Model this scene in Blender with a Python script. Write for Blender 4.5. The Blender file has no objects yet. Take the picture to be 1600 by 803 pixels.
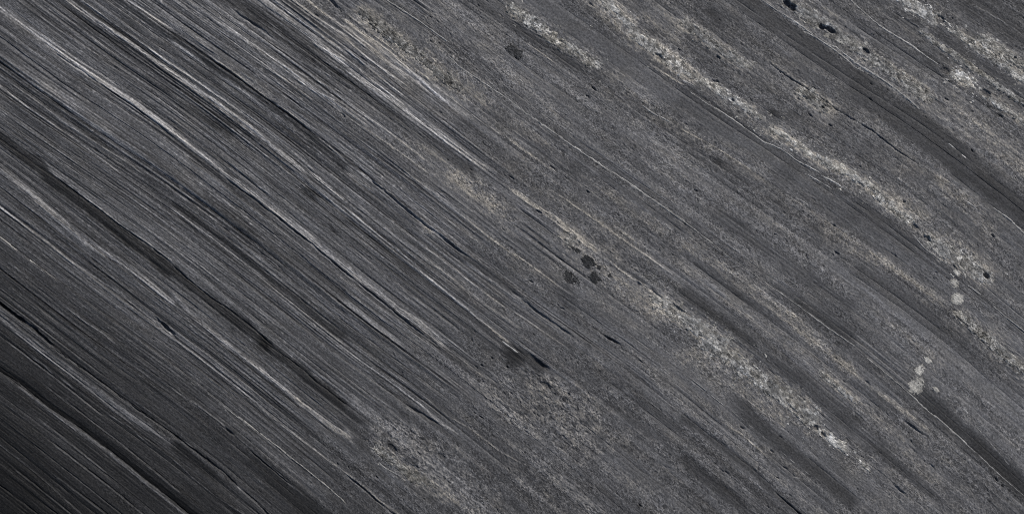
import bpy, math
import numpy as np

# ------------------------------------------------------------------ camera, sky, sun, exposure
scene = bpy.context.scene
CAM_H = 2.45                       # metres above the slab's mean surface
TOP = 0.060                        # mean height of the slab surface
cam_data = bpy.data.cameras.new('camera')
cam_data.sensor_width = 36.0
cam_data.lens = 36.0 * CAM_H / 1.600
cam_data.clip_start = 0.05
cam_data.clip_end = 100.0
cam = bpy.data.objects.new('camera', cam_data)
cam.location = (0.0, 0.0, TOP + CAM_H)
scene.collection.objects.link(cam)
scene.camera = cam

SUN_AZ = math.radians(38.0)        # clockwise from the top of the picture (+Y)
SUN_EL = math.radians(36.0)
world = bpy.data.worlds.new('World')
scene.world = world
world.use_nodes = True
wn = world.node_tree.nodes
wl = world.node_tree.links
wn.clear()
sky = wn.new('ShaderNodeTexSky')
sky.sky_type = 'NISHITA'
sky.sun_disc = False
sky.sun_elevation = SUN_EL
sky.sun_rotation = SUN_AZ
bg = wn.new('ShaderNodeBackground')
bg.inputs['Strength'].default_value = 0.06
wo = wn.new('ShaderNodeOutputWorld')
wl.new(sky.outputs['Color'], bg.inputs['Color'])
wl.new(bg.outputs['Background'], wo.inputs['Surface'])

sun_data = bpy.data.lights.new('sun', 'SUN')
sun_data.energy = 3.0
sun_data.angle = math.radians(8.0)
sun_data.color = (1.0, 0.95, 0.88)
sun = bpy.data.objects.new('sun', sun_data)
sun.rotation_euler = (math.pi / 2 - SUN_EL, 0.0, math.pi - SUN_AZ)
sun.location = (1.5, 2.0, 3.0)
scene.collection.objects.link(sun)

vs = scene.view_settings
vs.view_transform = 'Standard'
vs.look = 'None'
vs.gamma = 1.0
vs.exposure = 0.20
vs.use_curve_mapping = False
scene.cycles.use_denoising = False        # keep the fine grain of the stone
scene.cycles.filter_width = 1.0

F = np.float32
rng = np.random.default_rng(11)


# ------------------------------------------------------------------ noise
_perm = np.random.default_rng(5).permutation(4096).astype(np.int32)
_ga = np.random.default_rng(6).uniform(0, 2 * np.pi, 4096)
_gx, _gy = np.cos(_ga).astype(F), np.sin(_ga).astype(F)


def pn(x, y, seed=0):
    """gradient noise, about -1..1"""
    x = np.asarray(x, F) + F(seed * 17.31)
    y = np.asarray(y, F) + F(seed * 7.77)
    x, y = np.broadcast_arrays(x, y)
    xf = np.floor(x)
    yf = np.floor(y)
    xi = xf.astype(np.int32)
    yi = yf.astype(np.int32)
    fx = x - xf
    fy = y - yf

    def g(ix, iy, dx, dy):
        h = _perm[(_perm[(ix + seed * 131) & 4095] + iy) & 4095]
        return _gx[h] * dx + _gy[h] * dy
    a = g(xi, yi, fx, fy)
    b = g(xi + 1, yi, fx - 1, fy)
    c = g(xi, yi + 1, fx, fy - 1)
    d = g(xi + 1, yi + 1, fx - 1, fy - 1)
    u = fx * fx * fx * (fx * (fx * 6 - 15) + 10)
    v = fy * fy * fy * (fy * (fy * 6 - 15) + 10)
    return (a + u * (b - a) + v * (c - a + u * (a - b - c + d))) * F(1.5)


def cells(x, y, seed=0):
    """Worley noise: distance to nearest and second nearest point, and the cell's random value"""
    x = np.asarray(x, F)
    y = np.asarray(y, F)
    xi = np.floor(x).astype(np.int32)
    yi = np.floor(y).astype(np.int32)
    f1 = np.full(x.shape, 9, F)
    f2 = np.full(x.shape, 9, F)
    val = np.zeros(x.shape, F)
    for dx in (-1, 0, 1):
        for dy in (-1, 0, 1):
            cx = xi + dx
            cy = yi + dy
            h = _perm[(_perm[(cx + seed * 57) & 4095] + cy) & 4095]
            px = cx + _perm[h].astype(F) / 4096
            py = cy + _perm[(h + 1777) & 4095].astype(F) / 4096
            d = np.sqrt((px - x) ** 2 + (py - y) ** 2)
            near = d < f1
            f2 = np.where(near, f1, np.minimum(f2, d))
            val = np.where(near, h.astype(F) / 4096, val)
            f1 = np.where(near, d, f1)
    return f1, f2, val


def ss(a, b, x):
    t = np.clip((x - a) / (b - a), 0, 1)
    return t * t * (3 - 2 * t)


# ------------------------------------------------------------------ bedding: lines of the strata
# Millimetres on the slab, x to the right and y down from one corner. s runs along the bedding, u across it.
GUIDES = {
 'H': [(1415,0),(1450,30),(1510,65),(1550,95),(1600,125)],
 'G': [(1200,10),(1250,50),(1325,95),(1375,135),(1440,170),(1490,205),(1550,250),(1600,295)],
 'F': [(940,0),(1000,55),(1050,95),(1100,130),(1150,160),(1200,197),(1275,250),(1350,295),(1420,350),(1470,390),(1600,500)],
 'E': [(800,20),(855,55),(900,80),(950,115),(1000,155),(1060,195),(1100,220),(1150,250),(1200,285),(1250,315),(1300,348),(1360,394),(1416,430),(1481,475),(1521,510),(1600,576)],
 'D': [(600,0),(650,30),(704,70),(769,130),(800,161),(865,207),(925,244),(975,282),(1025,317),(1075,352),(1120,385),(1200,447),(1275,498),(1350,555),(1411,606),(1481,666),(1551,731),(1600,773)],
 'C': [(400,0),(455,37),(510,80),(564,120),(619,160),(659,190),(699,220),(749,260),(800,295),(850,330),(900,368),(940,400),(1000,440),(1071,490),(1121,525),(1200,585),(1250,634),(1300,679),(1360,729),(1440,786)],
 'P': [(190,0),(235,30),(300,75),(350,107),(400,145),(495,212),(560,264),(614,304),(669,349),(739,402),(800,451),(860,495),(920,533),(991,584),(1036,620),(1086,664),(1131,701),(1200,751),(1260,803)],
 'B': [(107,0),(140,30),(200,75),(270,118),(350,175),(400,214),(445,251),(500,294),(564,344),(619,390),(696,447),(800,527),(865,574),(900,595),(950,630),(1001,671),(1076,726),(1171,801)],
 'A': [(0,15),(75,77),(150,122),(200,155),(260,197),(320,243),(400,306),(430,332),(475,366),(517,400),(571,443),(616,480),(671,518),(721,558),(771,593),(800,616),(850,661)],
 'O': [(0,135),(65,184),(150,234),(229,289),(279,324),(374,389),(400,412),(430,435),(520,510),(590,562),(626,585),(701,637),(751,682)],
 'I': [(0,220),(50,255),(100,290),(140,320),(200,362),(241,396),(281,430),(326,460),(400,520),(450,560),(490,590),(530,625),(580,660)],
 'J': [(0,260),(50,300),(100,337),(135,367),(175,400),(236,445),(301,495),(351,533),(400,572),(440,603),(485,638),(550,690)],
 'K': [(0,370),(37,400),(100,445),(165,495),(226,538),(281,576),(341,621),(400,672),(480,740),(560,803)],
 'L': [(0,475),(50,515),(100,555),(151,593),(211,638),(271,676),(321,716),(400,784)],
 'M': [(0,583),(30,598),(75,636),(120,666),(176,706),(221,746),(296,803)],
 'N': [(0,696),(50,736),(120,796)]}
TH = math.radians(37.0)
CT, ST = math.cos(TH), math.sin(TH)
S0 = 800 * CT + 401.5 * ST


def to_sd(px, py):
    px = np.asarray(px, float)
    py = np.asarray(py, float)
    return px * CT + py * ST - S0, -px * ST + py * CT


def to_px(s, d):
    s = s + S0
    return s * CT - d * ST, s * ST + d * CT


def _terms(s, U):
    return [(s / 1000) ** i * U ** j for i in (1, 2, 3) for j in ((0, 1, 2) if i < 3 else (0,))]


_data = {k: to_sd(*np.array(p, float).T) for k, p in GUIDES.items()}
_u = {k: float(np.mean(d)) for k, (s, d) in _data.items()}
for _ in range(40):
    A, b = [], []
    for k, (s, d) in _data.items():
        A.append(np.stack(_terms(s, np.full(len(s), _u[k] / 500)), 1))
        b.append(d - _u[k])
    COEF = np.linalg.lstsq(np.concatenate(A), np.concatenate(b), rcond=None)[0]
    for k, (s, d) in _data.items():
        _u[k] = float(np.mean(d - np.stack(_terms(s, np.full(len(s), _u[k] / 500)), 1) @ COEF))
GU = np.array([_u[k] for k in GUIDES])
RS = np.arange(-1600.0, 1601.0, 20.0)
_ker = np.exp(-0.5 * (np.arange(-10, 11) / 4.2) ** 2)
_ker /= _ker.sum()
_R = []
for k, (s, d) in _data.items():
    r = d - np.stack(_terms(s, np.full(len(s), _u[k] / 500)), 1) @ COEF - _u[k]
    r = np.interp(RS, s, r)
    _R.append(np.convolve(np.pad(r, 10, mode='edge'), _ker, mode='valid'))
_R = np.array(_R)
_order = np.argsort(GU)
GU = GU[_order]
_R = _R[_order]
RU = np.arange(-1900.0, 1601.0, 20.0)
RT = np.stack([np.interp(RU, GU, _R[:, j]) for j in range(len(RS))], 1)      # [u, s]


def bend(s, u):
    fi = np.clip((u - RU[0]) / 20, 0, len(RU) - 1.001)
    fj = np.clip((s - RS[0]) / 20, 0, len(RS) - 1.001)
    i = fi.astype(int)
    j = fj.astype(int)
    a = fi - i
    b = fj - j
    r = (RT[i, j] * (1 - a) + RT[i + 1, j] * a) * (1 - b) + (RT[i, j + 1] * (1 - a) + RT[i + 1, j + 1] * a) * b
    t = _terms(np.clip(s, -1250, 1250), np.clip(u, -1100, 900) / 500)
    return r + sum(c * q for c, q in zip(COEF, t))


def su_px(s, u):
    return to_px(s, u + bend(s, u))


def px_su(px, py):
    s, d = to_sd(px, py)
    u = d.copy()
    for _ in range(30):
        u = 0.5 * u + 0.5 * (d - bend(s, u))
    return s, u


# ------------------------------------------------------------------ traced bands, cracks and seams
TILE = {'a': (0, 0), 'b': (270, 0), 'c': (540, 0), 'd': (0, 270), 'e': (270, 270), 'f': (540, 270), 'g': (270, 533),
        'h': (540, 533), 'i': (800, 0), 'j': (1065, 0), 'k': (1330, 0), 'l': (800, 270), 'm': (1065, 270),
        'n': (1330, 270), 'o': (1065, 533), 'p': (1330, 533)}
TS = 270.0 / 803.0


def pts(t, flat):
    x0, y0 = TILE[t]
    return [(x0 + flat[i] * TS, y0 + flat[i + 1] * TS) for i in range(0, len(flat), 2)]


class Stroke:
    n = 0

    def __init__(self, t, flat, hw, tone=1.0, gran=None, dh=0.0, crack=0.0, soft=None, taper=22.0, rough=0.15):
        p = np.array(pts(t, flat))
        fl = np.array(flat, float).reshape(-1, 2)
        at_edge = ((fl < 14) | (fl > 789)).any(1)          # ends at a tile's border: the band goes on in the next tile
        self.s, self.u = px_su(p[:, 0], p[:, 1])
        o = np.argsort(self.s)
        self.s, self.u = self.s[o], self.u[o]
        self.join = (bool(at_edge[o[0]]), bool(at_edge[o[-1]]))
        for e, sg in ((0, -1), (-1, 1)):                   # bands that reach the border of the traced area run on beyond it
            x, y = p[o[e]]
            if x < 6 or x > 1594 or y < 6 or y > 797:
                self.s = np.insert(self.s, 0 if e == 0 else len(self.s), self.s[e] + sg * 260)
                self.u = np.insert(self.u, 0 if e == 0 else len(self.u), self.u[e])
                self.join = (False, self.join[1]) if e == 0 else (self.join[0], False)
        self.hw, self.tone, self.gran, self.dh, self.crack = hw, tone, gran, dh, crack
        self.soft = soft if soft is not None else max(0.9, hw * 0.55)
        self.taper = min(taper, 0.45 * (self.s[-1] - self.s[0]) + 2)
        self.rough = rough
        Stroke.n += 1
        self.id = Stroke.n
        if tone < 1 and self.s.mean() < -150:              # laminated side: crisp-edged dark beds
            self.soft = hw * 0.8
        self.pad = hw * 1.5 + self.soft + 3
        self.box = (self.s[0] - 12, self.s[-1] + 12, self.u.min() - self.pad, self.u.max() + self.pad)

    def hits(self, s, u):
        b = self.box
        return not (s.max() < b[0] or s.min() > b[1] or u.max() < b[2] or u.min() > b[3])

    def mask(self, s, u):
        k = self.id
        u0 = np.interp(s, self.s, self.u)
        w = 0.7 * pn(s / 30, k * 3.7, 3) + 0.35 * pn(s / 9, k * 1.3, 4)
        hw = self.hw * (1 + 0.35 * pn(s / 45, k * 5.1, 5) + self.rough * pn(s / 11, u / 4 + k * 2.1, 6))
        dist = np.abs(u - u0 - w * min(1.0, 0.5 + self.hw * 0.25))
        m = ss(hw + self.soft * 0.5, hw - self.soft * 0.5, dist)
        a0, a1 = (9, 9) if self.join[0] else (6, self.taper)
        b0, b1 = (9, 9) if self.join[1] else (6, self.taper)
        e = ss(self.s[0] - a0, self.s[0] + a1, s + (0 if self.join[0] else 8) * pn(u / 3, k, 7))
        e = e * ss(self.s[-1] + b0, self.s[-1] - b1, s + (0 if self.join[1] else 8) * pn(u / 3, k, 8))
        return (m * e).astype(F)


ST_ = []


def S(*a, **k):
    ST_.append(Stroke(*a, **k))


def dark(t, p, hw, tone=0.72, gran=0.1, dh=-0.8, **k):
    S(t, p, hw * 1.15, tone=tone, gran=gran, dh=dh, soft=hw * 1.5, rough=0.25, taper=60.0, **k)


def pale(t, p, hw, tone=1.3, gran=0.9, dh=0.4, **k):
    S(t, p, hw, tone=tone, gran=gran, dh=dh, soft=hw * 1.3, rough=0.8, **k)


def ridge(t, p, hw, tone=1.6, dh=0.9, **k):
    S(t, p, hw, tone=tone, dh=dh, **k)


def crack(t, p, hw, depth, **k):
    S(t, p, hw, crack=depth, soft=min(1.4, hw), rough=0.6, **k)


# upper left
ridge('a', [0,40,120,130,230,215,330,290,420,350,520,410,620,475,720,550,803,615], 4.0, 1.5)
ridge('a', [210,200,330,290,420,350,520,410,620,475,720,550,803,615], 3.6, 1.2)
crack('a', [240,235,380,330,440,375,560,455,680,540,803,635], 1.0, 2.5)
ridge('a', [320,10,400,65,480,120,560,170,640,225,720,285,803,340], 2.8, 1.8, 1.6)
dark('a', [360,10,430,60,540,130,640,200,760,290], 4.0, 0.7, dh=-2.4)
ridge('a', [370,0,500,90,600,160,700,230,803,310], 1.7, 1.5)
dark('a', [420,110,540,190,660,270,803,375], 3.2, 0.68, dh=-2.0)
ridge('a', [580,0,650,40,740,100,803,135], 1.2, 1.8)
dark('a', [560,10,700,110,803,180], 5.0, 0.66, dh=-1.5)
dark('a', [280,30,350,90,450,150,560,250,700,350,803,440], 9, 0.74)
pale('a', [120,380,300,470,450,590,540,660,660,740], 8, 1.25, 0.1)
ridge('a', [0,400,130,500,350,650,470,740,550,800], 1.1, 1.7)
ridge('a', [0,350,150,455,300,570,420,650,600,760,650,803], 1.0, 1.45)
dark('a', [0,310,100,390,200,450,320,540,450,640,580,740], 5, 0.7)
dark('a', [0,640,60,690,150,750,220,800], 9, 0.5, dh=-2.0)
ridge('a', [120,120,220,180,340,270,470,350,620,440], 1.6, 1.35)
ridge('a', [90,10,200,90,330,180,480,270,640,370,803,470], 1.2, 1.3)
# top, left of centre
ridge('b', [150,250,260,320,350,390,440,460,560,540,680,640,803,750], 1.2, 1.9, 1.2)
dark('b', [0,160,100,240,230,330,340,410,420,470,530,545,650,645,803,775], 6, 0.6, dh=-1.8)
ridge('b', [0,200,80,250,165,310], 3, 1.5)
ridge('b', [290,400,390,465], 2.4, 1.45)
ridge('b', [0,345,100,410,230,500,340,580,450,670,560,760,610,803], 3.2, 1.8, 1.4)
dark('b', [0,385,90,452,200,525,300,595,400,675,470,728], 3.0, 0.66, dh=-2.0)
ridge('b', [0,300,130,390,260,480,370,555,480,640,600,740,660,800], 1.8, 1.4)
dark('b', [60,480,200,570,330,650], 8, 0.74)
ridge('b', [0,615,80,680,180,750,250,803], 4, 1.6)
ridge('b', [420,0,500,60,560,110,640,170,700,225,803,300], 4.6, 1.5, 1.2)
dark('b', [260,0,350,40,450,110,560,175,640,245,720,300,803,360], 11, 0.66, dh=-1.4)
crack('b', [270,45,340,90,420,145,470,185], 1.8, 3)
ridge('b', [440,110,510,165], 3, 1.55)
ridge('b', [180,80,300,160,400,230,480,290,540,330,600,380,700,450,803,540], 2.2, 1.55)
ridge('b', [620,0,700,60,803,130], 1.5, 1.55)
ridge('b', [560,0,660,80,803,170], 1.6, 1.5)
ridge('b', [480,20,600,100,720,190,803,250], 1.5, 1.5)
ridge('b', [550,345,640,410,720,470], 3, 1.5)
ridge('b', [20,10,180,120,330,230,480,340,640,460,803,590], 1.4, 1.35)
crack('b', [730,0,780,50], 2.2, 5)
S('b', [430,0,600,120,803,270], 22, tone=1.12, soft=26.0)
# top, centre
S('c', [0,100,200,250,400,420,560,560], 30, tone=1.14, soft=34.0)
for i_ in range(7):                                    # pale broken strands between the crust and the dark bed
    ridge('c', [0, 20 + 42 * i_, 110, 105 + 43 * i_, 230, 195 + 44 * i_, 350 - 12 * i_, 290 + 34 * i_], 1.0 + 0.12 * (i_ % 3), 1.28 + 0.08 * (i_ % 4))
    ridge('b', [560 - 40 * i_, 8 + 40 * i_, 680 - 30 * i_, 95 + 44 * i_, 803, 188 + 50 * i_], 0.9 + 0.15 * (i_ % 3), 1.22 + 0.07 * (i_ % 4))
pale('c', [30,20,110,80,200,160,290,220,360,280,430,340,500,380,560,430,640,480,700,520], 11, 1.35, 1.0)
ridge('c', [0,95,100,170,200,235,300,330,380,400,470,480,540,540], 1.6, 1.5)
ridge('c', [0,130,80,190,210,300,300,360,400,440], 1.6, 1.6)
ridge('c', [0,180,100,270,200,340,310,420], 1.5, 1.5)
ridge('c', [0,230,110,320,220,410,330,500], 1.4, 1.45)
ridge('c', [300,300,420,400,520,480,620,560,740,640], 1.3, 1.4)
ridge('c', [0,320,80,380,160,430,240,480,310,540,380,590,450,640,520,690,600,750,660,790], 3.4, 1.5, 1.2)
dark('c', [0,370,100,445,200,520,320,610,420,670,520,750,600,810], 7, 0.68, dh=-1.2)
pale('c', [300,650,400,710,500,785], 4, 1.4, 0.7)
ridge('c', [0,540,120,620,240,700,380,800], 1.4, 1.5)
ridge('c', [0,480,120,560,260,660,400,770], 1.3, 1.4)
pale('c', [370,60,480,120,600,210,720,320,803,400], 12, 1.1, 1.0)
# left
ridge('d', [0,-10,80,45,150,100,210,160,280,220,330,270,400,330,470,365,560,410,620,450,700,520,760,570,803,610], 4.5, 1.5)
ridge('d', [60,35,150,100,210,160,270,210], 3.2, 1.45)
ridge('d', [620,455,700,520,760,570,800,600], 3.0, 1.45)
dark('d', [200,10,300,75,400,155,500,228,600,308,700,380,803,470], 8, 0.48, dh=-2.6)
ridge('d', [240,0,360,90,450,155,560,240,680,320,800,410], 1.2, 1.8)  # lit edge of the groove, painted as a pale line
crack('d', [260,25,360,98,450,163,560,249,680,330,803,425], 1.0, 2.2)
crack('e', [0,432,100,520,200,598,270,640,380,728,450,790], 1.0, 2.2)
crack('g', [400,-10,480,42,570,103,660,183,740,243,803,293], 0.9, 1.8)
ridge('d', [0,160,100,235,200,305,300,390,400,460,480,510,560,560,650,640,750,720,803,755], 1.5, 1.55)
crack('d', [715,675,760,708,803,745], 2.6, 9)
ridge('d', [20,400,130,485], 0.8, 1.7)
ridge('d', [300,620,400,695,470,740,530,790], 0.8, 1.7)
crack('d', [0,608,60,655,150,715,230,795], 2.2, 9)
ridge('d', [8,645,45,668], 1.6, 2.2)  # light on the crack's lower lip, painted pale
ridge('d', [120,695,165,725], 1.6, 2.2)
ridge('d', [0,60,90,130,200,210,320,300], 1.4, 1.35)
# centre left
ridge('e', [220,0,300,50,380,100,450,160,530,220,620,290,700,360,803,440], 4.4, 1.65)
crack('e', [240,25,340,95,460,185,560,265,650,335,720,395,803,465], 1.3, 4)
pale('e', [0,100,100,170,200,240,300,310,400,390,520,490,640,590,760,680], 4.5, 1.25, 0.0)
dark('e', [0,140,120,220,240,310,360,410,470,510,560,570,680,680,800,770], 4, 0.7)
ridge('e', [0,170,120,260,240,350,400,480,520,580,620,660,720,740,800,800], 1.2, 1.65)
dark('e', [100,80,240,180,350,260,480,350,600,430,700,500,803,590], 9, 0.78)
ridge('e', [330,210,430,290,560,390], 1.0, 1.5)
dark('e', [0,455,100,535,200,608,280,668,380,748,450,808], 7, 0.5, dh=-2.8)
ridge('e', [20,450,100,510,200,590,270,630], 0.9, 1.5)  # same groove further along, its lit edge painted pale
ridge('e', [0,570,60,630,140,700,220,770,260,803], 3.8, 1.6)
ridge('e', [560,0,640,60,720,120,803,190], 1.8, 1.5)
ridge('e', [640,0,740,80,803,130], 1.8, 1.5)
dark('e', [600,70,680,130], 5, 0.6)
dark('e', [725,240,765,285], 3, 0.6)
ridge('e', [0,340,140,440,280,560,420,660,560,770], 1.0, 1.35)
# centre
ridge('f', [0,440,90,510,170,570,250,640,330,690,400,750,460,800], 4.6, 1.65)
crack('f', [0,464,100,545,200,625,300,705,420,795], 1.4, 4)
ridge('f', [0,160,90,240,200,330,300,410,400,500,520,600,620,680,720,760,780,803], 1.5, 1.65)
dark('f', [0,220,100,295,220,385,340,485,460,580,600,690,740,800], 3.2, 0.72, dh=-1.6)
ridge('f', [0,110,100,190,220,290,330,370,450,460,560,550,700,650,803,720], 2.2, 1.35)
crack('f', [90,12,180,84,260,154,360,234,440,294,540,374,580,394], 1.7, 4)
ridge('f', [70,0,160,60,250,125], 1.0, 1.6)
ridge('f', [10,0,80,50,150,100], 2.2, 1.5)
dark('f', [430,300,520,370,600,425,700,495,803,575], 5, 0.66, dh=-1.5)
ridge('f', [560,420,640,480,720,530,803,590], 2.6, 1.55)
pale('f', [480,0,600,90,700,180,803,260], 14, 1.25, 0.9)
pale('f', [330,240,420,300], 6, 1.15, 0.9)
ridge('f', [280,0,400,90,540,200,680,310,803,400], 1.4, 1.4)
ridge('f', [330,330,450,400,600,520,760,640], 1.2, 1.35)
# lower left of centre
ridge('g', [220,0,310,60,400,130,500,210,600,290,700,370,803,440], 4.2, 1.65)
crack('g', [400,118,500,198,600,277,700,352,803,425], 0.9, 1.6)
dark('g', [400,0,480,55,570,115,660,195,740,255,803,305], 7, 0.46, dh=-2.2)
ridge('g', [20,0,100,60,200,140,320,230,420,320,520,400,640,490,803,610], 1.2, 1.55)
ridge('g', [160,90,320,215,430,310,560,410], 1.0, 1.35)
pale('g', [150,270,300,390,450,520,600,640,720,740], 11, 1.25, 0.5)
ridge('g', [0,220,100,290,200,360,260,410,340,480,440,570,540,660,640,740], 1.1, 1.5)
crack('g', [240,400,285,435], 2.0, 5)
crack('g', [340,492,450,585,560,675], 1.0, 2.4)
dark('g', [300,490,420,590,560,710,640,790], 13, 0.66)
crack('g', [0,430,80,490,160,550,240,610,310,680,380,740,440,800], 1.0, 5)
ridge('g', [60,470,85,490], 1.4, 2.2)
ridge('g', [290,660,320,690], 1.4, 2.2)
ridge('g', [0,545,100,640,200,720,330,803], 0.9, 1.6)
dark('g', [0,480,140,590,260,690], 7, 0.6)
# lower centre
ridge('h', [0,40,140,140,240,210,340,290,440,380,540,440], 1.3, 1.65)
ridge('h', [20,0,140,90,260,180,380,270,480,350,600,420,700,500,803,560], 1.2, 1.5)
crack('h', [280,302,350,334,440,394], 1.7, 3.5)
ridge('h', [40,180,140,260,240,330], 1.0, 1.5)
ridge('h', [0,420,40,470], 4, 1.7)
pale('h', [120,480,200,540,260,590,340,640,420,690,500,740,560,790], 10, 1.5, 1.0)
ridge('h', [0,610,80,670,160,740,240,800], 1.2, 1.6)
crack('h', [0,622,60,664,150,745,230,808], 1.3, 4)
ridge('h', [420,0,520,70,600,140,700,200], 2, 1.4)
ridge('h', [360,80,480,170,600,260], 1.2, 1.4)
dark('h', [180,460,230,500], 6, 0.62)
dark('h', [280,540,330,570], 6, 0.62)
dark('h', [0,320,60,370,130,390], 5, 0.65)
dark('h', [715,25,760,70,803,110], 9, 0.5, 0.1, dh=-1.5)  # shade in the shallow recess, painted as dark tone
dark('l', [-20,800,40,845,110,890,150,920], 8, 0.5, 0.1, dh=-1.5)  # painted shade of the same recess, right-hand part
crack('l', [60,835,110,870,170,915], 2.6, 3.0)
# right half, top
pale('i', [430,320,520,370,600,430,700,500], 6, 1.3, 0.9)
dark('i', [0,110,150,205,300,305,440,390], 9, 0.8, 0.15)
dark('i', [60,0,200,90,350,200,500,280,640,380,760,470,803,500], 20, 0.9, 0.2, dh=-0.4)
dark('i', [560,110,640,150,720,200], 6, 0.6, 0.4)
pale('i', [600,30,700,110,803,180], 13, 1.25)
ridge('i', [640,300,720,350,803,400], 1, 1.4)
ridge('i', [60,200,140,250,220,310], 1, 1.4)
pale('i', [0,560,140,660,260,760], 6, 1.3)
ridge('i', [0,600,140,700,280,800], 1.6, 1.4)
ridge('i', [0,660,100,730,200,800], 1.6, 1.4)
dark('j', [440,10,560,90,700,190,803,262], 5, 0.74, 0.0)
dark('j', [260,0,400,95,560,205,700,300,803,370], 12, 0.78, 0.2)
pale('j', [200,120,320,220,440,290,560,350], 9, 1.15)
dark('j', [0,440,150,560,300,650,450,750,560,803], 16, 0.84, 0.05, dh=-0.4)
dark('j', [400,510,460,550], 5, 0.55, 0.5)
crack('j', [400,290,480,350,560,400,640,450,720,510,803,560], 0.9, 2.4)
pale('j', [520,395,600,445,660,505,720,555], 12, 1.4)
ridge('j', [0,600,90,650,180,700,320,790], 1.1, 1.5)
dark('j', [140,740,205,765], 4, 0.6, 0.5)
dark('j', [100,30,200,110], 7, 0.7, 0.6)
dark('j', [0,180,140,290,260,380], 8, 0.85, 0.6)
dark('k', [200,0,300,85,450,185,600,285,700,365,803,445], 12, 0.78, 0.0)
pale('k', [400,470,520,540,640,640,760,720,803,760], 16, 1.3)
dark('k', [100,310,200,390,320,480], 4, 0.72, 0.0)
dark('k', [0,380,150,490,300,600,450,710,560,800], 18, 0.68, 0.08)
pale('k', [0,560,150,680,260,800], 24, 1.12, 1.0)
crack('k', [0,550,100,610,200,690,300,760], 0.9, 2.6)
dark('k', [560,0,680,90,803,190], 16, 0.75, 0.5)
dark('k', [250,200,360,280,440,340], 7, 0.75, 0.5)
dark('k', [540,400,640,480,760,570], 9, 0.78, 0.6)
ridge('k', [560,20,700,100,803,170], 1.0, 1.5)
# right half, middle
ridge('l', [0,80,100,150,200,215,280,280,350,330,420,380], 3.8, 1.55)
ridge('l', [420,380,500,450,600,515,700,580,803,655], 1.6, 1.5)
crack('l', [560,495,640,545,720,595,803,655], 2.2, 3.2)
pale('l', [180,260,300,350,400,450,500,530,640,620,760,710], 17, 1.25, 0.8)
dark('l', [200,520,260,600,310,650], 10, 0.76, 0.3)
crack('l', [0,552,100,632,200,702,280,762], 1.6, 3)
crack('l', [440,762,492,792], 1.8, 5)
pale('l', [290,20,420,90,560,160,660,240,803,340], 9, 1.25)
dark('l', [400,0,560,115,700,210,803,280], 4, 0.74)
ridge('l', [470,245,560,310,620,350], 1.4, 1.5)
ridge('l', [150,60,300,160,430,250,600,370,760,480], 1.3, 1.4)
ridge('l', [0,370,140,470,300,590], 1.3, 1.45)
ridge('l', [0,640,150,740,240,803], 1.2, 1.4)
dark('m', [100,150,260,255,380,345,520,445,640,525,803,635], 7, 0.74, 0.3)
dark('m', [420,515,560,615,700,705,803,775], 8, 0.7, 0.2)
pale('m', [0,340,140,430,260,510,360,590,460,650,560,730,640,790], 9, 1.35, 0.8)
dark('m', [0,365,140,468,280,575,420,675,540,765], 5.5, 0.74, 0.0)
dark('m', [0,540,120,633,240,723,340,803], 7, 0.7, 0.0)
pale('m', [0,420,150,540,300,650,420,750], 5, 1.25, 0.3)
dark('m', [440,0,560,80,680,160,803,250], 17, 0.84, 0.05, dh=-0.4)
pale('m', [480,90,600,170,700,260,803,350], 12, 1.25, 1.0)
pale('n', [150,60,280,160,400,240], 20, 1.22, 1.0)
pale('n', [360,20,520,120,620,220,700,290], 14, 1.25, 1.0)
dark('n', [470,0,600,100,720,190,803,250], 8, 0.78, 0.1)
dark('n', [560,0,680,85,803,175], 9, 0.6, 0.05)
pale('n', [0,360,100,385,200,445,300,515,400,585,470,640], 7, 1.4, 0.8)
dark('n', [0,150,120,240,250,330,400,450], 20, 0.84, 0.0, dh=-0.4)
dark('n', [0,450,200,565,350,685,480,785], 10, 0.82, 0.2)
# right half, bottom
pale('o', [0,40,120,110,230,190,320,260,400,330,500,400], 11, 1.3)
dark('o', [200,235,280,315,400,435,520,525,640,615,760,715,803,765], 9, 0.6, 0.0, dh=-1.5)
dark('o', [0,355,70,405,160,475,250,545,330,605,420,695,540,795], 5, 0.62, 0.2, dh=-1.8)
crack('o', [430,698,480,740,545,797], 1.2, 4)
dark('o', [0,540,100,622,200,702,300,792], 6, 0.74, 0.5)
ridge('o', [180,365,300,450,400,540], 1, 1.35)
dark('o', [330,25,460,125,600,225,700,305,803,395], 9, 0.74, 0.05)
pale('o', [610,0,720,90,803,160], 8, 1.3)
pale('o', [470,0,600,95,720,185], 5, 1.15, 0.4)
dark('p', [230,205,330,265,420,345,520,435,600,505,700,595,803,695], 11, 0.52, 0.05, dh=-2.6)
pale('p', [0,150,100,220,200,290,300,370,380,430], 3, 1.45, 0.6)
pale('p', [0,260,100,360,200,450,320,600,420,680], 11, 1.2)
dark('p', [60,445,200,565,320,655,440,765], 7, 0.72, 0.1)
crack('p', [200,670,262,722], 1.2, 3)
crack('p', [230,360,330,430,370,450], 1.2, 2.5)
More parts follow.
